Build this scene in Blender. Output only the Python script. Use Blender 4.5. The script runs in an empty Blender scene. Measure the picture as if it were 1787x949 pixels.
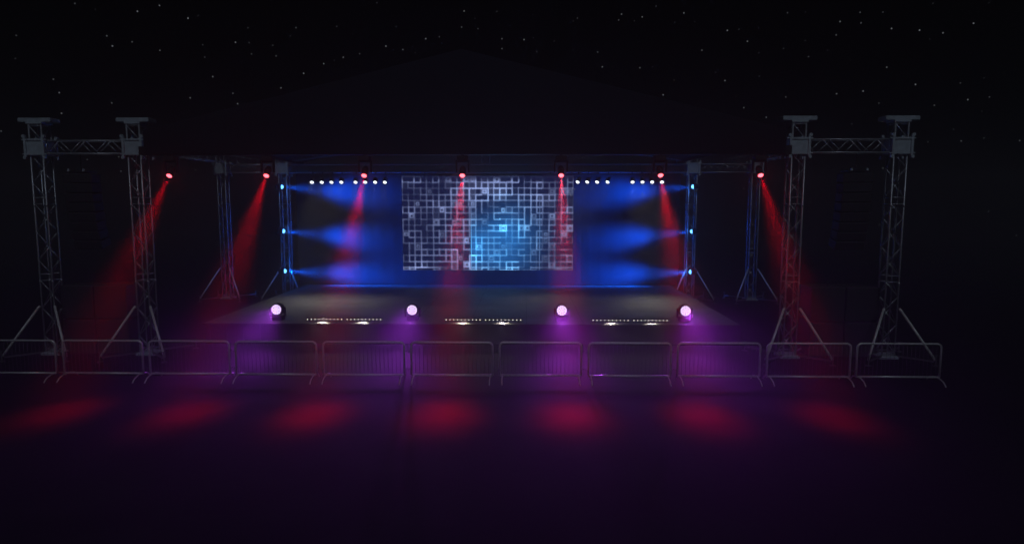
import bpy, math, random
import numpy as np
from mathutils import Vector, Matrix

random.seed(7)
scene = bpy.context.scene
COL = scene.collection
R = math.radians

# ------------------------------------------------------------------ materials
def new_mat(name):
    m = bpy.data.materials.new(name); m.use_nodes = True
    m.node_tree.nodes.clear()
    return m, m.node_tree.nodes, m.node_tree.links

def surf(name, col, rough=.6, metal=0., nscale=0., namp=.25, bump=0., bscale=None, spec=.5):
    """principled surface with noise-driven wear in colour, gloss and relief"""
    m, n, l = new_mat(name)
    out = n.new('ShaderNodeOutputMaterial'); b = n.new('ShaderNodeBsdfPrincipled')
    l.new(b.outputs[0], out.inputs[0])
    b.inputs['Base Color'].default_value = (*col, 1)
    b.inputs['Roughness'].default_value = rough
    b.inputs['Metallic'].default_value = metal
    b.inputs['Specular IOR Level'].default_value = spec
    if nscale:
        tc = n.new('ShaderNodeTexCoord'); nz = n.new('ShaderNodeTexNoise')
        nz.inputs['Scale'].default_value = nscale; nz.inputs['Detail'].default_value = 6
        nz.inputs['Roughness'].default_value = .65
        l.new(tc.outputs['Object'], nz.inputs['Vector'])
        rp = n.new('ShaderNodeValToRGB')
        rp.color_ramp.elements[0].position = .3; rp.color_ramp.elements[1].position = .7
        rp.color_ramp.elements[0].color = (*[c*(1-namp) for c in col], 1)
        rp.color_ramp.elements[1].color = (*[min(1, c*(1+namp)) for c in col], 1)
        l.new(nz.outputs[0], rp.inputs[0]); l.new(rp.outputs[0], b.inputs['Base Color'])
        mr = n.new('ShaderNodeMapRange')
        mr.inputs['To Min'].default_value = max(.05, rough-.1); mr.inputs['To Max'].default_value = min(1, rough+.12)
        l.new(nz.outputs[0], mr.inputs['Value']); l.new(mr.outputs[0], b.inputs['Roughness'])
        if bump:
            bp = n.new('ShaderNodeBump'); bp.inputs['Strength'].default_value = bump
            nb = n.new('ShaderNodeTexNoise'); nb.inputs['Scale'].default_value = bscale or nscale*6
            nb.inputs['Detail'].default_value = 4
            l.new(tc.outputs['Object'], nb.inputs['Vector'])
            l.new(nb.outputs[0], bp.inputs['Height']); l.new(bp.outputs[0], b.inputs['Normal'])
    return m

def glow(name, col, strength):
    m, n, l = new_mat(name)
    out = n.new('ShaderNodeOutputMaterial'); e = n.new('ShaderNodeEmission')
    e.inputs[0].default_value = (*col, 1); e.inputs[1].default_value = strength
    l.new(e.outputs[0], out.inputs[0])
    return m

M = dict(
    alu=surf('brushed_aluminium', (.62, .65, .70), .40, .55, 9, .2),
    plate=surf('aluminium_plate', (.56, .63, .70), .5, .2, 5, .2),
    steel=surf('galvanised_steel', (.94, .94, .95), .42, .5, 14, .15),
    brace=surf('bright_zinc', (.95, .95, .95), .38, .12, 14, .12),
    steel_dull=surf('dull_galvanised_steel', (.22, .22, .23), .6, .8, 14, .3),
    black=surf('black_paint', (.018, .018, .02), .5, 0, 20, .3),
    blackbox=surf('black_textured_paint', (.02, .02, .022), .7, 0, 60, .3, .3),
    cloth=surf('black_roof_cloth', (.009, .010, .016), .8, 0, 1.2, .25, .15, 3, .25),
    drape=surf('dark_backdrop_cloth', (.032, .034, .046), .92, 0, .9, .2, .25, 4, .1),
    speaker=surf('worn_speaker_paint', (.045, .045, .05), .6, 0, 40, .3, .3),
    grille=surf('speaker_grille', (.04, .04, .043), .55, .2, 90, .3, .4),
    red_lens=glow('red_lens_light', (1., .09, .12), 7.),
    blue_lens=glow('blue_lens_light', (.10, .42, 1.), 7.),
    par_lens=glow('white_lens_light', (.86, .92, 1.), 3.6),
    wash_led=glow('pink_led_light', (.88, .70, 1.), 2.3),
    wash_gap=glow('pink_lens_light', (.50, .30, .74), .95),
    bar_led=glow('warm_led_light', (1., .90, .84), 1.9),
)

# stage deck: painted plywood sheets with seams and scuffs
def deck_mat():
    m, n, l = new_mat('scuffed_stage_plywood')
    out = n.new('ShaderNodeOutputMaterial'); b = n.new('ShaderNodeBsdfPrincipled'); l.new(b.outputs[0], out.inputs[0])
    tc = n.new('ShaderNodeTexCoord')
    br = n.new('ShaderNodeTexBrick'); br.inputs['Scale'].default_value = 1
    br.inputs['Brick Width'].default_value = 2.; br.inputs['Row Height'].default_value = 1.; br.offset = 0
    br.inputs['Mortar Size'].default_value = .012
    br.inputs['Color1'].default_value = (.37, .345, .32, 1); br.inputs['Color2'].default_value = (.29, .27, .255, 1)
    br.inputs['Mortar'].default_value = (.03, .03, .03, 1)
    nz = n.new('ShaderNodeTexNoise'); nz.inputs['Scale'].default_value = 2.5; nz.inputs['Detail'].default_value = 8
    mx = n.new('ShaderNodeMixRGB'); mx.blend_type = 'MULTIPLY'; mx.inputs[0].default_value = .6
    l.new(tc.outputs['Object'], br.inputs['Vector']); l.new(tc.outputs['Object'], nz.inputs['Vector'])
    l.new(br.outputs[0], mx.inputs[1]); l.new(nz.outputs[0], mx.inputs[2]); l.new(mx.outputs[0], b.inputs['Base Color'])
    b.inputs['Roughness'].default_value = .6
    return m
M['deck'] = deck_mat()

def plaza_mat():
    m, n, l = new_mat('worn_asphalt_plaza')
    out = n.new('ShaderNodeOutputMaterial'); b = n.new('ShaderNodeBsdfPrincipled'); l.new(b.outputs[0], out.inputs[0])
    tc = n.new('ShaderNodeTexCoord')
    big = n.new('ShaderNodeTexNoise'); big.inputs['Scale'].default_value = .8; big.inputs['Detail'].default_value = 7
    big.inputs['Roughness'].default_value = .6
    fine = n.new('ShaderNodeTexNoise'); fine.inputs['Scale'].default_value = 5.5; fine.inputs['Detail'].default_value = 8; fine.inputs['Roughness'].default_value = .75
    # long faint tyre-worn streaks running towards the stage
    mp = n.new('ShaderNodeMapping'); mp.inputs['Scale'].default_value = (1.6, .05, 1)
    st = n.new('ShaderNodeTexNoise'); st.inputs['Scale'].default_value = 1.; st.inputs['Detail'].default_value = 5
    for t in (big, fine): l.new(tc.outputs['Object'], t.inputs['Vector'])
    l.new(tc.outputs['Object'], mp.inputs['Vector']); l.new(mp.outputs[0], st.inputs['Vector'])
    r1 = n.new('ShaderNodeValToRGB'); r1.color_ramp.elements[0].color = (.0035, .0035, .0038, 1); r1.color_ramp.elements[1].color = (.019, .0185, .0193, 1)
    r1.color_ramp.elements[0].position = .3; r1.color_ramp.elements[1].position = .72
    l.new(big.outputs[0], r1.inputs[0])
    m1 = n.new('ShaderNodeMixRGB'); m1.blend_type = 'OVERLAY'; m1.inputs[0].default_value = .45
    m2 = n.new('ShaderNodeMixRGB'); m2.blend_type = 'OVERLAY'; m2.inputs[0].default_value = .95
    l.new(r1.outputs[0], m1.inputs[1]); l.new(st.outputs[0], m1.inputs[2])
    l.new(m1.outputs[0], m2.inputs[1]); l.new(fine.outputs[0], m2.inputs[2])
    l.new(m2.outputs[0], b.inputs['Base Color'])
    b.inputs['Roughness'].default_value = .85; b.inputs['Specular IOR Level'].default_value = .08
    bp = n.new('ShaderNodeBump'); bp.inputs['Strength'].default_value = .25; bp.inputs['Distance'].default_value = .01
    l.new(fine.outputs[0], bp.inputs['Height']); l.new(bp.outputs[0], b.inputs['Normal'])
    return m
M['plaza'] = plaza_mat()
M['earth'] = surf('dark_rough_grass', (.016, .02, .012), .95, 0, .8, .5, .4, 12, .1)

# ------------------------------------------------------------------ mesh builder
class MB:
    def __init__(s): s.v = []; s.f = []; s.mi = []; s.T = Matrix.Identity(4); s.cur = 0
    def _add(s, vs, fs):
        o = len(s.v); s.v += [tuple(s.T @ Vector(v)) for v in vs]
        s.f += [tuple(i+o for i in f) for f in fs]; s.mi += [s.cur]*len(fs)
    def box(s, c, d, bev=0.):
        x, y, z = [k/2 for k in d]
        if bev <= 0:
            vs = [(c[0]+a*x, c[1]+b*y, c[2]+e*z) for a in (-1, 1) for b in (-1, 1) for e in (-1, 1)]
            s._add(vs, [(0,1,3,2),(4,6,7,5),(0,4,5,1),(2,3,7,6),(0,2,6,4),(1,5,7,3)])
        else:   # chamfered along z-edges and top/bottom rims
            b = min(bev, x*.9, y*.9, z*.9); rings = []
            for zz, k in ((-z, b), (-z+b, 0), (z-b, 0), (z, b)):
                X, Y = x-k, y-k; q = b
                rings.append([(X-q,-Y,zz),(X,-Y+q,zz),(X,Y-q,zz),(X-q,Y,zz),(-X+q,Y,zz),(-X,Y-q,zz),(-X,-Y+q,zz),(-X+q,-Y,zz)])
            vs = [(c[0]+p[0], c[1]+p[1], c[2]+p[2]) for r_ in rings for p in r_]
            fs = [tuple(range(7, -1, -1)), tuple(range(24, 32))]
            for k in range(3):
                for i in range(8):
                    j = (i+1) % 8; fs.append((k*8+i, k*8+j, (k+1)*8+j, (k+1)*8+i))
            s._add(vs, fs)
    def cyl(s, p, q, r0, r1=None, seg=8, cap=True):
        p, q = Vector(p), Vector(q); r1 = r0 if r1 is None else r1
        a = (q-p).normalized(); u = a.orthogonal().normalized(); w = a.cross(u)
        vs = []
        for c, r in ((p, r0), (q, r1)):
            for i in range(seg):
                t = 2*math.pi*i/seg; vs.append(tuple(c+u*math.cos(t)*r+w*math.sin(t)*r))
        fs = [(i, (i+1) % seg, seg+(i+1) % seg, seg+i) for i in range(seg)]
        if cap: fs += [tuple(range(seg-1, -1, -1)), tuple(range(seg, 2*seg))]
        s._add(vs, fs)
    def path(s, pts, r, seg=8, closed=False):
        pts = [Vector(p) for p in pts]; n = len(pts); vs = []; fs = []
        ref = None
        for i, p in enumerate(pts):
            a = pts[(i-1) % n] if (closed or i > 0) else p
            b = pts[(i+1) % n] if (closed or i < n-1) else p
            d = (b-a).normalized()
            if ref is None: ref = d.orthogonal().normalized()
            u = (ref-d*ref.dot(d)).normalized(); ref = u; w = d.cross(u)
            for k in range(seg):
                t = 2*math.pi*k/seg; vs.append(tuple(p+u*math.cos(t)*r+w*math.sin(t)*r))
        m = n if closed else n-1
        for i in range(m):
            for k in range(seg):
                j = (i+1) % n; kk = (k+1) % seg
                fs.append((i*seg+k, i*seg+kk, j*seg+kk, j*seg+k))
        if not closed: fs += [tuple(range(seg-1, -1, -1)), tuple((n-1)*seg+k for k in range(seg))]
        s._add(vs, fs)
    def disc(s, r, z, seg=20, dome=0.):
        vs = [(0, 0, z-dome)]; nr = 4 if dome > .01 else 1
        for k in range(1, nr+1):
            a = math.pi/2*k/nr
            vs += [(r*math.sin(a)*math.cos(2*math.pi*i/seg), r*math.sin(a)*math.sin(2*math.pi*i/seg), z-dome*math.cos(a)) for i in range(seg)]
        fs = [(0, 1+(i+1) % seg, 1+i) for i in range(seg)]
        for k in range(nr-1): fs += [(1+k*seg+i, 1+k*seg+(i+1) % seg, 1+(k+1)*seg+(i+1) % seg, 1+(k+1)*seg+i) for i in range(seg)]
        s._add(vs, fs)
    def poly(s, pts): s._add(pts, [tuple(range(len(pts)))])
    def prism(s, pts, off):
        n = len(pts); off = Vector(off); vs = [tuple(p) for p in pts]+[tuple(Vector(p)+off) for p in pts]
        s._add(vs, [tuple(range(n-1, -1, -1)), tuple(range(n, 2*n))]+[(i, (i+1) % n, n+(i+1) % n, n+i) for i in range(n)])
    def build(s, name, mats, parent=None, smooth=False):
        me = bpy.data.meshes.new(name); me.from_pydata(s.v, [], s.f)
        for m in (mats if isinstance(mats, list) else [mats]): me.materials.append(m)
        me.polygons.foreach_set('material_index', s.mi)
        if smooth: me.polygons.foreach_set('use_smooth', [len(f) <= 4 for f in s.f])
        me.update()
        o = bpy.data.objects.new(name, me); COL.objects.link(o); o.parent = parent
        return o

def tag(o, label, cat, group=None):
    o['label'] = label; o['category'] = cat
    if group: o['group'] = group
    return o
def thing(name, loc, label, cat, group=None, rz=0.):
    o = bpy.data.objects.new(name, None); COL.objects.link(o); o.empty_display_size = .2
    o.location = loc; o.rotation_euler = (0, 0, rz)
    return tag(o, label, cat, group)
def structure(o): o['kind'] = 'structure'; return o
def copy_tree(o, parent=None):
    c = o.copy(); COL.objects.link(c); c.parent = parent
    for ch in list(o.children): copy_tree(ch, c)
    return c
def aim(d): return Vector(d).normalized().to_track_quat('-Z', 'Y').to_matrix().to_4x4()

def lamp(parent, loc, d, color, power, size, blend=1., radius=.05, name='bulb', sigma=None):
    L = bpy.data.lights.new(name, 'SPOT'); L.color = color; L.energy = power
    L.spot_size = R(size); L.spot_blend = blend; L.shadow_soft_size = radius
    if sigma:   # beam optics: intensity falls off smoothly from the axis of the beam
        L.use_nodes = True; n, l = L.node_tree.nodes, L.node_tree.links; n.clear()
        out = n.new('ShaderNodeOutputLight'); e = n.new('ShaderNodeEmission'); l.new(e.outputs[0], out.inputs[0])
        tc = n.new('ShaderNodeTexCoord'); sp = n.new('ShaderNodeSeparateXYZ'); l.new(tc.outputs['Normal'], sp.inputs[0])
        def mth(op, a, b=None):
            m = n.new('ShaderNodeMath'); m.operation = op
            l.new(a, m.inputs[0])
            if b is not None: m.inputs[1].default_value = b
            return m.outputs[0]
        z = mth('ABSOLUTE', sp.outputs[2]); z = mth('SUBTRACT', z, 1.); z = mth('DIVIDE', z, 1-math.cos(R(sigma)))
        l.new(mth('EXPONENT', z), e.inputs[1])
    o = bpy.data.objects.new(name, L); COL.objects.link(o); o.parent = parent
    o.matrix_local = Matrix.Translation(loc) @ aim(d)
    return o

def halo(parent, loc, color, power):   # stray light leaving the front lens in all directions
    L = bpy.data.lights.new('lens_spill', 'POINT'); L.color = color; L.energy = power; L.shadow_soft_size = .03
    o = bpy.data.objects.new('lens_spill', L); COL.objects.link(o); o.parent = parent; o.location = loc

# ------------------------------------------------------------------ light levels
HAZE = .018
P_RED, P_BLUE, P_PAR, P_WASH, P_BAR = 14500., 29000., 170., 1250., 24.
C_RED = (1., .0, .012); C_BLUE = (.0, .10, 1.); C_WASH = (.50, .05, 1.); C_PAR = (1., .95, .80); C_BAR = (1., .93, .85)

# ------------------------------------------------------------------ ground
b = MB()
N = 64; b.poly([(85*math.cos(2*math.pi*i/N), 30+85*math.sin(2*math.pi*i/N), -.06) for i in range(N)])
structure(b.build('ground', M['earth']))
b = MB(); b.box((0, 24, -.05), (60, 76, .1)); structure(b.build('plaza', M['plaza']))

# ------------------------------------------------------------------ stage
stage = thing('stage', (0, 27.9, 0), 'long low black stage platform with scuffed deck between the two rear towers', 'stage')
def P(x, y, z): return (x, y-27.9, z)
b = MB(); b.box(P(0, 27.75, .715), (18.9, 10.9, .07)); b.build('deck', M['deck'], stage)
b = MB()
for i in range(63):   # pleated front and side skirts
    x = -9.4+i*.3; b.box(P(x+.075, 22.36+.012*(i % 2), .335), (.15, .02, .67)); b.box(P(x+.225, 22.375, .335), (.15, .02, .66))
b.build('front_skirt', M['cloth'], stage)
for sx in (-1, 1):
    b = MB()
    for i in range(36): b.box(P(sx*(9.4+.012*(i % 2)), 22.6+i*.29, .335), (.02, .29, .67))
    b.build('side_skirt', M['cloth'], stage)
b = MB(); b.box(P(0, 22.285, .715), (18.9, .03, .06)); b.build('edge_trim', M['black'], stage)

# stair at the right wing of the stage
st = thing('stage_stair', (10.05, 30.6, 0), 'short dark steel stair leading up to the right side of the stage', 'stairs')
for k in range(3):
    b = MB(); b.box((-.25+k*.3-.05, 0, .58-k*.19), (.3, 1., .04)); b.build('tread', M['steel_dull'], st)
for sy in (-.52, .52):
    b = MB(); b.prism([(-.5, sy-.015, .52), (-.5, sy-.015, .7), (.55, sy-.015, .08), (.55, sy-.015, 0), (.45, sy-.015, 0)], (0, .03, 0))
    b.build('stringer', M['steel_dull'], st)

# ------------------------------------------------------------------ towers
CH = .2; CR = .026
def lattice_faces(b, z0, z1, h=CH, nseg=None, seglen=2.45, r=.0125):
    """rungs and zig-zag diagonals on the four faces of a square mast along z"""
    z = z0
    corners = [(-h, -h), (h, -h), (h, h), (-h, h)]
    while z < z1-.2:
        e = min(z+seglen, z1); a, c = z+.1, e-.1
        n = max(1, round((c-a)/.44)); st_ = (c-a)/n
        for fi in range(4):
            p, q = corners[fi], corners[(fi+1) % 4]
            for zz in (a, c): b.cyl((*p, zz), (*q, zz), r, seg=6)
            for k in range(n):
                s_, t_ = (q, p) if (k+fi) % 2 == 0 else (p, q)
                b.cyl((*s_, a+k*st_), (*t_, a+(k+1)*st_), r, seg=6)
        z = e

def make_tower():
    t = thing('truss_tower', (0, 0, 0), '', 'truss tower', 'square lattice towers around the stage')
    H = 7.5
    for x in (-CH, CH):
        for y in (-CH, CH):
            b = MB(); b.cyl((x, y, .14), (x, y, H), CR, seg=10)
            for z in (2.45, 4.9): b.cyl((x, y, z-.05), (x, y, z+.05), CR*1.25, seg=10)
            b.build('chord', M['alu'], t, True)
    b = MB(); lattice_faces(b, .14, H); b.build('lattice', M['alu'], t, True)
    # head plate with its chain sheaves
    b = MB(); b.box((0, 0, H+.06), (1.04, .46, .13), .012); b.box((0, 0, H-.03), (.5, .5, .06))
    b.build('top_plate', M['plate'], t)
    # sleeve block riding on the mast
    s = MB(); zc = 6.72; o = .285
    for x in (-o, o):
        for y in (-o, o): s.box((x, y, zc), (.07, .07, .62))
    for z in (zc-.225, zc+.225):
        for k in (-o, o):
            s.box((0, k, z), (.5, .05, .055)); s.box((k, 0, z), (.05, .5, .055))
            s.cyl((-o-.11, k, z), (o+.11, k, z), .022, seg=8)
    for k in (-1, 1):
        s.box((0, k*(o-.015), zc), (.5, .014, .39)); s.box((k*(o-.015), 0, zc), (.014, .5, .39))
    sl = s.build('sleeve_block', M['plate'], t)
    for x in (-1, 1):
        for y in (-1, 1):
            for z in (-1, 1):
                b = MB(); b.cyl((x*(o+.03), y*o-.04, zc+z*.33), (x*(o+.03), y*o+.04, zc+z*.33), .05, seg=12); b.build('roller', M['plate'], sl)
    # base, outriggers, braces, jacks
    b = MB(); b.box((0, 0, .11), (.62, .62, .05), .01)
    for k in (-.25, .25): b.box((0, k, .065), (.62, .06, .04)); 
    b.build('base_plate', M['plate'], t)
    for x in (-1, 1):
        for y in (-1, 1):
            b = MB(); b.box((0, 0, 0), (.95, .07, .06)); T = b.v
            ang = math.atan2(y*.75, x*.8)
            b2 = MB(); b2.T = Matrix.Translation((x*.62, y*.6, .14)) @ Matrix.Rotation(ang, 4, 'Z'); b2.box((0, 0, 0), (1.0, .06, .05)); b2.build('outrigger', M['steel_dull'], t)
            b = MB(); b.cyl((x*.27, y*.27, 1.62), (x*1.02, y*.95, .17), .037, seg=10); b.cyl((x*.24, y*.24, 1.66), (x*.30, y*.30, 1.56), .04, seg=8); 
            if y < 0: b.build('brace', M['brace'], t, True)
            b = MB(); b.cyl((x*1.02, y*.98, .02), (x*1.02, y*.98, .34), .02, seg=8); b.cyl((x*1.02, y*.98, 0), (x*1.02, y*.98, .025), .09, seg=14)
            b.cyl((x*1.02-.07, y*.98, .33), (x*1.02+.07, y*.98, .33), .012, seg=6); b.build('jack_foot', M['steel_dull'], t)
    return t
FX, IX, FY, RY = 13.5, 10.36, 20.57, 33.0
OX, NX = 13.5, 10.38
tw = [(-OX, FY, 'left outer front lattice tower, leftmost in view, with grey top plate'),
      (-NX, FY, 'left inner front lattice tower with grey top plate, next to the leftmost red light'),
      (NX, FY, 'right inner front lattice tower with grey top plate, crossed by a red beam'),
      (OX, FY, 'right outer front lattice tower, rightmost in view, with grey top plate'),
      (-FX, RY, 'left outer rear lattice tower standing in darkness beyond the left red beams'),
      (-IX, RY, 'left inner rear lattice tower carrying three blue lights at the left of the backdrop'),
      (IX, RY, 'right inner rear lattice tower carrying three blue lights at the right of the backdrop'),
      (FX, RY, 'right outer rear lattice tower standing just left of the right front tower')]
proto = make_tower()
for i, (x, y, lab) in enumerate(tw):
    o = proto if i == 0 else copy_tree(proto)
    o.location = (x, y, 0); o['label'] = lab

# ------------------------------------------------------------------ truss beams
def truss(name, p, q, label, w=.36, h=.4, up=(0, 0, 1), group=None, r=.024, step=.42):
    p, q = Vector(p), Vector(q); L = (q-p).length
    a = (q-p).normalized(); upv = Vector(up); upv = (upv-a*upv.dot(a)).normalized(); s = a.cross(upv)
    t = thing(name, p, label, 'truss', group)
    off = lambda i, j, d: a*d+s*(i*w/2)+upv*(j*h/2)
    for i in (-1, 1):
        for j in (-1, 1):
            b = MB(); b.cyl(off(i, j, 0), off(i, j, L), r, seg=8); b.build('chord', M['alu'], t, True)
    b = MB(); n = max(2, round(L/step)); cs = [(-1, -1), (1, -1), (1, 1), (-1, 1)]
    for fi in range(4):
        c0, c1 = cs[fi], cs[(fi+1) % 4]
        for k in range(n):
            e0, e1 = (c0, c1) if (k+fi) % 2 else (c1, c0)
            b.cyl(off(*e0, L*k/n), off(*e1, L*(k+1)/n), r*.5, seg=6)
        for d in (0, L): b.cyl(off(*c0, d), off(*c1, d), r*.5, seg=6)
    b.build('lattice', M['alu'], t, True)
    return t
g = 'short trusses tying each tower pair together'
truss('cross_truss', (-FX+.32, FY, 6.72), (-IX-.32, FY, 6.72), 'short lattice truss joining the two left front towers near their tops', group=g)
truss('cross_truss', (IX+.32, FY, 6.72), (FX-.32, FY, 6.72), 'short lattice truss joining the two right front towers near their tops', group=g)
truss('cross_truss', (-FX+.32, RY, 6.72), (-IX-.32, RY, 6.72), 'short lattice truss joining the two left rear towers, behind a red light', group=g)
truss('cross_truss', (IX+.32, RY, 6.72), (FX-.32, RY, 6.72), 'short lattice truss joining the two right rear towers below the roof edge', group=g)
truss('main_truss', (-IX+.32, RY, 6.72), (IX-.32, RY, 6.72), 'long horizontal lattice truss above the video screen holding the white par cans')
g = 'trusses running front to back over the outer rear towers'
truss('side_truss', (-FX, 29.2, 7.25), (-FX, 37.4, 7.25), 'lattice truss running front to back on top of the left outer rear tower', group=g, w=.5, h=.45)
truss('side_truss', (FX, 29.2, 7.25), (FX, 37.4, 7.25), 'lattice truss running front to back on top of the right outer rear tower', group=g, w=.5, h=.45)
g = 'sloping roof rafters at the back of the stage'
truss('roof_rafter', (-IX+.05, RY, 7.2), (-.3, RY, 8.5), 'sloping lattice rafter rising inward from the left inner rear tower', group=g, h=.3)
truss('roof_rafter', (IX-.05, RY, 7.2), (.3, RY, 8.5), 'sloping lattice rafter rising inward from the right inner rear tower', group=g, h=.3)
truss('king_post', (-.04, RY, 6.95), (-.04, RY, 8.35), 'short upright lattice post at the middle of the long rear truss', w=.4, h=.4, up=(0, 1, 0))

# ------------------------------------------------------------------ roof
roof = thing('stage_roof', (0, 20, 6.44), 'huge black gabled cloth roof over the whole stage', 'roof')
ap, sl, hw, bot = 9.58-6.44, .243, 9.85, 0.
ev = ap-sl*hw
b = MB()   # front gable cloth, sewn in panels that billow very slightly
cols = 24
for i in range(cols):
    x0, x1 = -hw+2*hw*i/cols, -hw+2*hw*(i+1)/cols
    z0, z1 = ap-sl*abs(x0), ap-sl*abs(x1)
    for k in range(6):
        f0, f1 = k/6, (k+1)/6
        d = lambda x, f: -.05*math.sin(math.pi*f)*abs(math.sin(math.pi*(x+hw)/(2*hw)*6))
        b._add([(x0, d(x0, f0), .06+(z0-.06)*f0), (x1, d(x1, f0), .06+(z1-.06)*f0), (x1, d(x1, f1), .06+(z1-.06)*f1), (x0, d(x0, f1), .06+(z0-.06)*f1)], [(0, 1, 2, 3)])
b.build('front_gable', M['cloth'], roof, True)
for s in (-1, 1):
    b = MB(); b.prism([(0, .02, ap-.01), (s*hw, .02, ev-.01), (s*hw, .02, ev-.05), (0, .02, ap-.05)] if s > 0 else [(0, .02, ap-.05), (s*hw, .02, ev-.05), (s*hw, .02, ev-.01), (0, .02, ap-.01)], (0, 14.6, 0))
    b.build('roof_sheet', M['cloth'], roof)
    b = MB(); b.box((s*hw, 7.3, (ev+.55)/2), (.03, 14.5, ev-.6)); b.build('side_fascia', M['cloth'], roof)
b = MB(); b.box((0, .22, .14), (20.1, .34, .26)); b.build('front_beam', M['black'], roof)

# ------------------------------------------------------------------ backdrop and screen
b = MB(); nx = 180
for i in range(nx):
    x0, x1 = -9.9+19.8*i/nx, -9.9+19.8*(i+1)/nx
    w = lambda x: .002*math.sin(x*9.3)+.001*math.sin(x*21+1)
    b._add([(x0, w(x0), 0), (x1, w(x1), 0), (x1, w(x1), 5.7), (x0, w(x0), 5.7)], [(0, 1, 2, 3)])
bd = b.build('backdrop', M['drape'], None, True); bd.location = (0, 33.42, .76)
tag(bd, 'wide dark pleated backdrop curtain lit blue, hanging behind the video screen', 'curtain')

def screen_pixels(W, H):
    rng = np.random.RandomState(11); c = W/28.
    a = np.zeros((H, W)); fill = np.zeros((H, W))
    def rect(i, j, w, h, v, t, f):
        x0, y0, x1, y1 = int(i*c), int(j*c), int((i+w)*c), int((j+h)*c)
        x1, y1 = min(W-1, x1), min(H-1, y1)
        if x1-x0 < 2 or y1-y0 < 2: return
        for sl_ in ((slice(y0, y0+t), slice(x0, x1+t)), (slice(y1, y1+t), slice(x0, x1+t)), (slice(y0, y1+t), slice(x0, x0+t)), (slice(y0, y1+t), slice(x1, x1+t))):
            a[sl_] = np.maximum(a[sl_], v)
        if f: fill[y0:y1, x0:x1] = np.maximum(fill[y0:y1, x0:x1], f)
    for _ in range(470):
        w, h = ([(1, 1)]*7+[(2, 1), (1, 2), (2, 2), (3, 2), (1, 3), (3, 1)])[rng.randint(13)]
        rect(rng.randint(0, 28), rng.randint(0, 16), w, h, rng.uniform(.25, .95)**1.2, rng.choice([1, 1, 2, 2]), rng.uniform(.08, .4) if rng.rand() < .24 else 0)
    for _ in range(60):
        i, j = rng.randint(0, 28), rng.randint(0, 16); rect(i+.25, j+.25, .5, .5, rng.uniform(.4, .8), 2, .2)
    for _ in range(110):   # cells blanked back to dark squares
        i, j = rng.randint(0, 28), rng.randint(0, 16); w = rng.choice([1, 1, 2])
        a[int(j*c)+2:int((j+1)*c)-1, int(i*c)+2:int((i+w)*c)-1] *= .1; fill[int(j*c)+2:int((j+1)*c)-1, int(i*c)+2:int((i+w)*c)-1] = 0
    v = a*.9+fill*.55
    k = (np.roll(v, 1, 0)+np.roll(v, -1, 0)+np.roll(v, 1, 1)+np.roll(v, -1, 1))/4
    v = v*.5+k*.5
    for _ in range(1): v = v*.5+(np.roll(v, 1, 0)+np.roll(v, -1, 0)+np.roll(v, 1, 1)+np.roll(v, -1, 1))*.125
    yy, xx = np.mgrid[0:H, 0:W]; u = (xx+.5)/W; t = (yy+.5)/H     # t from the top
    cl = rng.rand(6, 9); big = np.zeros((H, W))                    # slow brightness clouds
    for y in range(H):
        for_y = y/H*5; y0 = int(for_y); fy = for_y-y0; row = cl[y0]*(1-fy)+cl[min(5, y0+1)]*fy
        big[y] = np.interp(np.arange(W)/W*8, np.arange(9), row)
    v = v*(.45+.9*big)
    glowm = np.exp(-(((u-.50)/.17)**2+((t-.73)/.20)**2))+.75*np.exp(-(((u-.62)/.16)**2+((t-.68)/.30)**2))
    glowm = glowm*np.where(u > .403, 1., .06)*np.where(u > .82, .7, 1.)
    glowm = np.clip(glowm, 0, 1.15)*(.55+.75*big)
    v = v*np.where(u > .82, .72, 1.)
    for uu, s in ((.403, .55), (.805, .5)):
        xk = int(uu*W); v[int(.22*H):, xk] = np.maximum(v[int(.22*H):, xk], s)
    v = v*np.clip(t/.05, .25, 1)
    v = (v*1.22)**1.75
    grey = np.stack([.25*v, .31*v, .58*v], -1)
    cyan = np.stack([.03+.06*v, .24+.45*v, .62+.55*v], -1)*(.22+.95*v)[..., None]*1.9+np.array([.0, .03, .15])
    base = np.array([.004, .006, .035])
    return base+grey*(1-.55*np.clip(glowm, 0, 1))[..., None]+cyan*glowm[..., None]
W_, H_ = 264, 146
px = screen_pixels(W_, H_)
sw, sh = 8.74, 4.80
scr = thing('video_screen', (.03, 33.05, 1.55), 'large glowing video wall showing grey pixel squares with a cyan patch', 'screen')
me = bpy.data.meshes.new('display')
vs = [(-sw/2+sw*i/W_, 0, sh*j/H_) for j in range(H_+1) for i in range(W_+1)]
fs = [(j*(W_+1)+i, j*(W_+1)+i+1, (j+1)*(W_+1)+i+1, (j+1)*(W_+1)+i) for j in range(H_) for i in range(W_)]
me.from_pydata(vs, [], fs)
at_ = me.color_attributes.new('pixels', 'FLOAT_COLOR', 'CORNER')
arr = np.ones((H_*W_, 4, 4), dtype=np.float32)
arr[:, :, :3] = px[::-1].reshape(-1, 3)[:, None, :]
at_.data.foreach_set('color', arr.ravel())
m, n, l = new_mat('led_wall_picture')
out = n.new('ShaderNodeOutputMaterial'); e = n.new('ShaderNodeEmission'); ca = n.new('ShaderNodeAttribute'); ca.attribute_name = 'pixels'
l.new(ca.outputs['Color'], e.inputs[0]); e.inputs[1].default_value = 1.6; l.new(e.outputs[0], out.inputs[0])
me.materials.append(m); me.update()
d = bpy.data.objects.new('display', me); COL.objects.link(d); d.parent = scr
b = MB(); b.box((0, .085, sh/2), (sw+.03, .15, sh+.03)); b.build('cabinet_wall', M['blackbox'], scr)
for x in (-3.2, 3.2):
    b = MB(); b.box((x, .1, sh+.1), (.06, .06, .25)); b.build('hanging_bracket', M['black'], scr)

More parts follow.
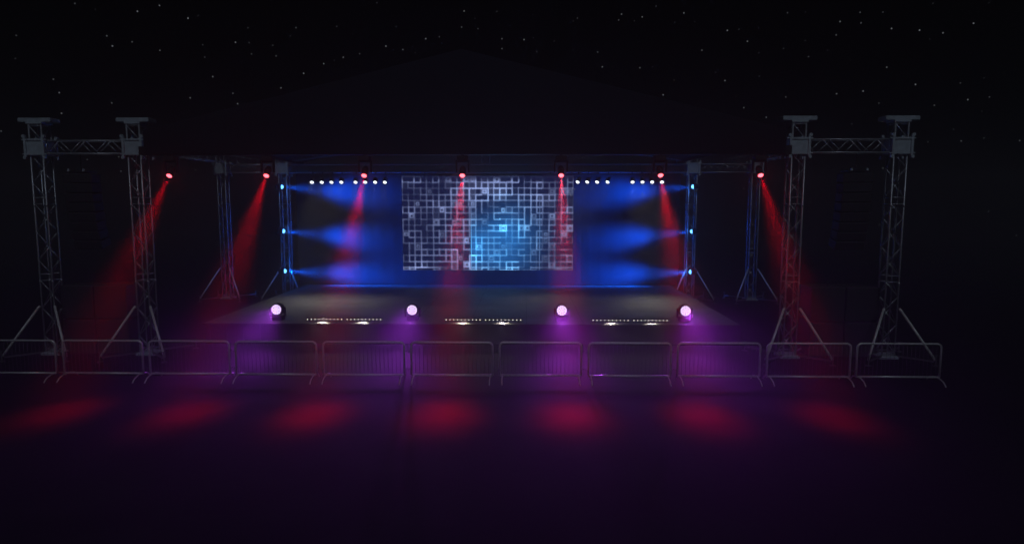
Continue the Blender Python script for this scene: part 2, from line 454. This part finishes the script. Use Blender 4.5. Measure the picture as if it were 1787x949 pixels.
# ------------------------------------------------------------------ fixtures
def fixture_head(T, r, ln, mat_body, parent, lens_mat, leds=False, fins=True, dome=.3):
    """moving-light head: T places it with the beam along local -Z and the lens at the origin"""
    b = MB(); b.T = T
    b.cyl((0, 0, .0), (0, 0, ln*.45), r*1.16, r*1.22, 18); b.cyl((0, 0, ln*.45), (0, 0, ln), r*1.22, r*.8, 18)
    if fins:
        for k in range(4): b.cyl((0, 0, ln*(.5+.09*k)), (0, 0, ln*(.53+.09*k)), r*1.26-.02*k*r, seg=18)
    h = b.build('head', mat_body, parent, True)
    b = MB(); b.T = T
    if not leds:
        b.disc(r, -.012, 20, r*dome); b.build('lens', lens_mat, h)
    else:
        b.disc(r, -.01, 28); b.cur = 1
        for cx_, cy_ in [(0, 0)]+[(r*.42*math.cos(k*math.pi/3), r*.42*math.sin(k*math.pi/3)) for k in range(6)]+[(r*.80*math.cos(k*math.pi/6+.26), r*.80*math.sin(k*math.pi/6+.26)) for k in range(12)]:
            S = b.T; b.T = T @ Matrix.Translation((cx_, cy_, -.022)); b.disc(r*.165, 0, 10, .004); b.T = S
        b.build('lens', [M['wash_gap'], M['wash_led']], h)
    return h

# red moving heads under the roof edge, all beams parallel
def red_head(x, label, k, d=(0, -5.32, -5.82)):
    t = thing('moving_head_light', (x, 20.22, 6.44), label, 'stage light', 'red moving heads along the roof edge')
    dv = Vector(d).normalized(); c = Vector((0, -.05, -.50))
    lens = c+dv*.17
    T = Matrix.Translation(lens) @ aim(dv)
    b = MB(); b.box((0, 0, -.10), (.34, .30, .16), .02); b.box((0, 0, -.02), (.06, .3, .05)); b.build('base', M['blackbox'], t)
    b = MB(); b.box((-.19, -.03, -.34), (.045, .13, .38), .015); b.box((.19, -.03, -.34), (.045, .13, .38), .015); b.box((0, -.0, -.19), (.40, .16, .05), .01); b.build('yoke', M['blackbox'], t)
    halo(t, lens+dv*.06, C_RED, 2.6)
    fixture_head(T, .08, .36, M['blackbox'], t, M['red_lens'])
    lamp(t, lens+dv*.06, dv, C_RED, P_RED*k, 30, 1., .05, sigma=5.4)
    return t
for k, lab in enumerate(['red moving head at the left end of the roof edge, nearest the left front towers',
                         'red moving head glowing in the dark gap between the two left rear towers',
                         'red moving head over the left rows of white par cans, left of the screen',
                         'red moving head whose beam crosses the left half of the video screen',
                         'red moving head whose beam runs down the right edge of the video screen',
                         'red moving head over the right rows of par cans beside the right inner rear tower',
                         'red moving head at the right end of the roof edge, nearest the right front towers']):
    red_head(3.044*(k-3), lab, (.58, .74, 1.0, 1.1, 1.1, .98, .58)[k])

# blue heads on the inner rear towers
def blue_head(sx, z, d, label, k=1.):
    t = thing('side_light', (sx*(IX-.02), RY-.32, z), label, 'stage light', 'blue lights on the inner rear towers')
    dv = Vector((-sx*d[0], d[1], d[2])).normalized(); lens = Vector((-sx*.02, -.22, 0))
    T = Matrix.Translation(lens) @ aim(dv)
    b = MB(); b.box((0, .06, 0), (.10, .12, .12), .01); b.cyl((-.24, .12, 0), (.24, .12, 0), .022, seg=8); b.build('clamp', M['black'], t)
    b = MB(); b.box((sx*.10, -.06, .15), (.07, .16, .03)); b.box((sx*.10, -.06, -.15), (.07, .16, .03)); b.box((sx*.10, .0, 0), (.06, .03, .30)); b.build('yoke', M['black'], t)
    fixture_head(T, .105, .28, M['blackbox'], t, M['blue_lens'], dome=1.)
    halo(t, lens+dv*.14+Vector((0, -.05, 0)), (.0, .16, 1.), 5.)
    b = MB(); b.T = Matrix.Translation(lens+Vector((0, -.06, 0)))
    lamp(t, lens+dv*.15, dv, C_BLUE, P_BLUE*k, 48, 1., .06, sigma=10.5)
for sx, nm in ((-1, 'left'), (1, 'right')):
    for z, d, q in ((5.79, (1, .245, -.08), 'topmost of the three'), (3.57, (1, .245, -.12), 'middle one of three'), (1.54, (1, .2, -.075), 'lowest of the three')):
        blue_head(sx, z, d, f'small blue side light on the {nm} inner rear tower, {q}', 1.35 if z < 2 else 1.)

# par cans hanging from the main truss
def par(x, d, label, power=P_PAR):
    t = thing('par_can', (x, RY-.2, 6.5), label, 'stage light', 'white par cans under the long rear truss')
    dv = Vector(d).normalized(); c = Vector((0, -.12, -.36)); lens = c+dv*.17
    T = Matrix.Translation(lens) @ aim(dv)
    b = MB(); b.cyl((0, 0, -.04), (0, 0, .04), .03, seg=8); b.cyl((0, -.05, -.1), (0, -.02, 0), .014, seg=6); b.build('clamp', M['black'], t)
    b = MB(); b.path([(-.125, -.12, -.36), (-.125, -.07, -.14), (-.09, -.05, -.1), (.09, -.05, -.1), (.125, -.07, -.14), (.125, -.12, -.36)], .012, 6); b.build('yoke', M['steel_dull'], t)
    b = MB(); b.T = T; b.cyl((0, 0, -.02), (0, 0, .24), .112, .112, 16, False); b.cyl((0, 0, .24), (0, 0, .34), .112, .05, 16); b.cyl((0, 0, -.03), (0, 0, -.01), .125, seg=16, cap=False)
    cn = b.build('can', M['steel_dull'], t, True)
    b = MB(); b.T = T; b.disc(.09, .0, 18, .03); b.build('lens', M['par_lens'], cn)
    lamp(t, lens+dv*.06, dv, C_PAR, power, 60, 1., .06, sigma=13)
KP = (RY-.35)/32.
parx = [1.92+(x-1.92)*KP for x in (-8.59, -8.1, -7.62, -7.13, -6.42, -5.94, -5.45, -4.97, 4.58, 5.05, 5.53, 6.04, 7.21, 7.69, 8.16, 8.64)]
groups = [('leftmost row, beside the blue lights', (.12, -1, -1.05)), ('row just left of the video screen', (.06, -1, -1.05)),
          ('row just right of the video screen', (-.55, -.9, -1.)), ('rightmost row, beside the blue lights', (-.1, -1, -1.05))]
posn = ['first from the left', 'second from the left', 'second from the right', 'first from the right']
for i, x in enumerate(parx):
    gtxt, d = groups[i//4]
    par(x, d, f'white par can, {posn[i%4]} in {gtxt}', P_PAR*(1.25 if i//4 in (0, 3) else .7))

# wash lights standing on the stage edge
def wash(x, y, label):
    t = thing('wash_light', (x, y, .75), label, 'stage light', 'pink wash lights along the stage edge')
    c = Vector((0, .02, .40)); dv = Vector((.0, -1, .04)).normalized(); lens = c+dv*.10
    T = Matrix.Translation(lens) @ aim(dv)
    b = MB(); b.box((0, .05, .07), (.40, .30, .14), .02); b.box((0, -.103, .07), (.2, .006, .06)); b.build('base', M['blackbox'], t)
    b = MB(); b.box((-.255, .04, .31), (.05, .14, .34), .015); b.box((.255, .04, .31), (.05, .14, .34), .015); b.box((0, .05, .155), (.56, .16, .035), .01); b.build('yoke', M['blackbox'], t)
    fixture_head(T, .182, .30, M['blackbox'], t, None, True)
    lamp(t, lens+dv*.05, Vector((0, -1, -.32)), C_WASH, P_WASH, 84, 1., .16, sigma=19)
for x, lab in ((-7.02, 'glowing pink round wash light at the left end of the stage edge'), (-2.11, 'glowing pink round wash light between the left and middle led bars'),
               (3.26, 'glowing pink round wash light between the middle and right led bars'), (7.66, 'glowing pink round wash light at the right end of the stage edge')):
    wash(x, 22.9, lab)

# led bars on the stage edge
for x0, x1, lab in ((-5.93, -4.56, 'white led bar nearest the left end wash light, left one of its pair'), (-4.50, -3.16, 'white led bar right of its twin in the left pair on the stage edge'),
                    (-.94, .41, 'white led bar at the stage edge below the screen, left one of the middle pair'), (.47, 1.86, 'white led bar at the stage edge below the screen, right one of the middle pair'),
                    (4.30, 5.68, 'white led bar left of its twin in the right pair on the stage edge'), (5.75, 7.06, 'white led bar nearest the right end wash light, right one of its pair')):
    L = x1-x0; t = thing('led_bar', ((x0+x1)/2, 22.72, .75), lab, 'led bar', 'led bars along the stage edge')
    b = MB(); b.box((0, .03, .075), (L-.02, .09, .085), .012); b.build('housing', M['blackbox'], t)
    for k in (-.4, .4):
        b = MB(); b.box((k*L, .03, .018), (.05, .14, .034)); b.build('foot', M['black'], t)
    pl = MB(); pl.T = Matrix.Translation((0, 0, 0)) @ Matrix.Rotation(R(90), 4, 'X'); pl.disc(.019, 0, 10, 0)
    first = None
    for k in range(10):
        if first is None: o = first = pl.build('led', M['bar_led'], t)
        else: o = first.copy(); COL.objects.link(o); o.parent = t
        o.location = (-L/2+.07+(L-.14)*k/9, -.024, .078)
    lamp(t, (0, -.12, .16), (0, -1, -1), C_BAR, P_BAR, 112, .6, .02)

# ------------------------------------------------------------------ crowd barriers
def make_barrier():
    t = thing('crowd_barrier', (0, 0, 0), '', 'barrier', 'steel crowd barriers across the front')
    h = 1.12; w = 2.27/2; r = .115; z0 = .19
    pts = [(-w, 0, z0), (-w, 0, h-r)]
    for k in range(1, 6): a_ = math.pi-k*math.pi/12; pts.append((-w+r+r*math.cos(a_), 0, h-r+r*math.sin(a_)))
    pts += [(-w+r, 0, h), (w-r, 0, h)]
    for k in range(1, 6): a_ = math.pi/2-k*math.pi/12; pts.append((w-r+r*math.cos(a_), 0, h-r+r*math.sin(a_)))
    pts += [(w, 0, h-r), (w, 0, z0)]
    b = MB(); b.path(pts, .029, 10); b.cyl((-w, 0, z0), (w, 0, z0), .029, seg=10); b.build('frame', M['steel'], t, True)
    b = MB()
    for k in range(19):
        x = -w+2*w*(k+1)/20; b.cyl((x, 0, z0), (x, 0, h), .005, seg=6)
    b.build('infill', M['steel_dull'], t, True)
    for sx in (-1, 1):
        b = MB(); x = sx*(w-.07)
        b.path([(x, -.42, .02), (x, -.40, .05), (x, -.30, .13), (x, -.12, .18), (x, .12, .18), (x, .30, .13), (x, .40, .05), (x, .42, .02)], .019, 8); b.build('foot', M['steel'], t, True)
        for z in (.36, .86):
            b = MB(); b.path([(sx*w, 0, z), (sx*(w+.05), 0, z+.005), (sx*(w+.085), 0, z+.03*sx)], .012, 6); b.build('hook', M['steel_dull'], t)
    return t
bar = make_barrier()
where = ['cut off by the picture edge, under the left outer tower', 'standing between the two left front towers', 'with its thin bars clearly lit, right of the left inner tower',
         'in front of the left end wash light', 'in front of the left pair of led bars', 'in front of the wash light between left and middle led bars',
         'in front of the right half of the middle led bars', 'in front of the right pair of led bars', 'in front of the right end wash light',
         'directly in front of the right inner tower', 'directly in front of the right outer tower, last of the row']
for k in range(11):
    o = bar if k == 0 else copy_tree(bar)
    o.location = (-11.19+2.466*(k-.5), 17.6+random.uniform(-.03, .03), 0); o.rotation_euler.z = R(random.uniform(-.5, .5))
    o['label'] = 'grey steel crowd barrier '+where[k]

# ------------------------------------------------------------------ sound system
for sx, nm in ((-1, 'left'), (1, 'right')):
    cx_ = sx*12.25
    t = thing('line_array', (cx_, FY, 6.5), f'tall black line array speaker hanging between the two {nm} front towers', 'speaker', 'hanging line arrays')
    b = MB(); b.box((0, 0, -.55), (.66, .5, .05)); b.cyl((0, 0, -.52), (0, 0, 0), .012, seg=6); b.build('flying_frame', M['black'], t)
    for q in (-.24, .24):
        b = MB(); b.box((q, -.24, -.5), (.06, .05, .08)); b.build('shackle', M['plate'], t)
    y, z, an = 0., -.60, 0.
    for k in range(8):
        an += R(1.2+k*.25); T = Matrix.Translation((0, y, z)) @ Matrix.Rotation(an, 4, 'X')
        b = MB(); b.T = T; b.box((0, 0, -.15), (.92, .48, .285), .02); c = b.build('cabinet', M['speaker'], t)
        b = MB(); b.T = T; b.box((0, -.245, -.15), (.86, .012, .25)); b.build('grille', M['grille'], c)
        z -= .30*math.cos(an); y += .30*math.sin(an)
    for k in range(2):
        for q in (-1, 1):
            s = thing('subwoofer', (cx_+q*.56, FY+.6, k*1.15), f'black subwoofer on the ground between the {nm} front towers, {"upper" if k else "lower"} {"right" if q > 0 else "left"} of four', 'speaker', 'subwoofers stacked between the front towers')
            b = MB(); b.box((0, 0, .575), (1.08, .9, 1.12), .02); b.build('cabinet', M['speaker'], s)
            b = MB(); b.box((0, -.455, .575), (1.0, .014, 1.04)); b.build('grille', M['grille'], s)
            for e in (-1, 1):
                b = MB(); b.box((e*.542, -.1, .7), (.01, .2, .1)); b.build('handle', M['black'], s)

# ------------------------------------------------------------------ haze
b = MB(); b.box((0, 30, 4.3), (174, 174, 10.9))
m, n, l = new_mat('thin_stage_haze')
out = n.new('ShaderNodeOutputMaterial'); v = n.new('ShaderNodeVolumePrincipled')
v.inputs['Color'].default_value = (.92, .92, .94, 1); v.inputs['Density'].default_value = HAZE
v.inputs['Density Attribute'].default_value = ''; v.inputs['Anisotropy'].default_value = .62
l.new(v.outputs[0], out.inputs['Volume'])
hz = b.build('haze', m); hz['kind'] = 'stuff'; hz.display_type = 'WIRE'

# ------------------------------------------------------------------ moon and night sky
ME, MA = 42., 176.   # moon behind the camera, over its right shoulder (elevation, azimuth of where it stands from +Y)
md = Vector((math.sin(R(MA))*math.cos(R(ME)), math.cos(R(MA))*math.cos(R(ME)), math.sin(R(ME))))
S = bpy.data.lights.new('moon', 'SUN'); S.energy = .25; S.angle = R(.5); S.color = (.72, .84, 1.)
so = bpy.data.objects.new('moon', S); COL.objects.link(so); so.location = md*60
so.rotation_euler = md.to_track_quat('Z', 'Y').to_euler()

w = bpy.data.worlds.new('World'); scene.world = w; w.use_nodes = True
n, l = w.node_tree.nodes, w.node_tree.links; n.clear()
out = n.new('ShaderNodeOutputWorld'); sky = n.new('ShaderNodeTexSky'); sky.sky_type = 'NISHITA'; sky.sun_disc = False
sky.sun_elevation = R(-4); sky.sun_rotation = R(MA)
bg = n.new('ShaderNodeBackground'); bg.inputs[1].default_value = .0004; l.new(sky.outputs[0], bg.inputs[0])
tc = n.new('ShaderNodeTexCoord'); sp = n.new('ShaderNodeSeparateXYZ'); l.new(tc.outputs['Generated'], sp.inputs[0])
az = n.new('ShaderNodeMath'); az.operation = 'ARCTAN2'; l.new(sp.outputs[0], az.inputs[0]); l.new(sp.outputs[1], az.inputs[1])
el = n.new('ShaderNodeMath'); el.operation = 'ARCSINE'; l.new(sp.outputs[2], el.inputs[0])
cb = n.new('ShaderNodeCombineXYZ'); l.new(az.outputs[0], cb.inputs[0]); l.new(el.outputs[0], cb.inputs[1])
vo = n.new('ShaderNodeTexVoronoi'); vo.voronoi_dimensions = '2D'; vo.inputs['Scale'].default_value = 34; l.new(cb.outputs[0], vo.inputs['Vector'])
se = n.new('ShaderNodeSeparateColor'); l.new(vo.outputs['Color'], se.inputs[0])
th = n.new('ShaderNodeMapRange'); th.inputs['From Min'].default_value = .036; th.inputs['From Max'].default_value = .022
l.new(vo.outputs['Distance'], th.inputs['Value'])
pw = n.new('ShaderNodeMath'); pw.operation = 'POWER'; pw.inputs[1].default_value = 3.; l.new(se.outputs[0], pw.inputs[0])
mu = n.new('ShaderNodeMath'); mu.operation = 'MULTIPLY'; l.new(th.outputs[0], mu.inputs[0]); l.new(pw.outputs[0], mu.inputs[1])
sb = n.new('ShaderNodeBackground'); sb.inputs[0].default_value = (.85, .93, 1, 1)
ms = n.new('ShaderNodeMath'); ms.operation = 'MULTIPLY'; ms.inputs[1].default_value = .19; l.new(mu.outputs[0], ms.inputs[0]); l.new(ms.outputs[0], sb.inputs[1])
ad = n.new('ShaderNodeAddShader'); l.new(bg.outputs[0], ad.inputs[0]); l.new(sb.outputs[0], ad.inputs[1]); l.new(ad.outputs[0], out.inputs[0])

# ------------------------------------------------------------------ camera
cam = bpy.data.cameras.new('camera'); co = bpy.data.objects.new('camera', cam); COL.objects.link(co)
cam.sensor_fit = 'HORIZONTAL'; cam.sensor_width = 36; cam.lens = 36*1125.28/1787; cam.clip_end = 2000
co.location = (1.923, 0, 4.941)
co.rotation_euler = (R(90-6.022), 0, R(1.115))
scene.camera = co

scene.view_settings.view_transform = 'Standard'; scene.view_settings.look = 'None'
scene.view_settings.exposure = 0; scene.view_settings.gamma = 1
scene.render.engine = 'CYCLES'
c = scene.cycles
c.max_bounces = 5; c.diffuse_bounces = 2; c.glossy_bounces = 3; c.transmission_bounces = 2; c.volume_bounces = 0; c.transparent_max_bounces = 6
c.use_denoising = True; c.sample_clamp_indirect = 3.; c.use_light_tree = True
c.caustics_reflective = False; c.caustics_refractive = False
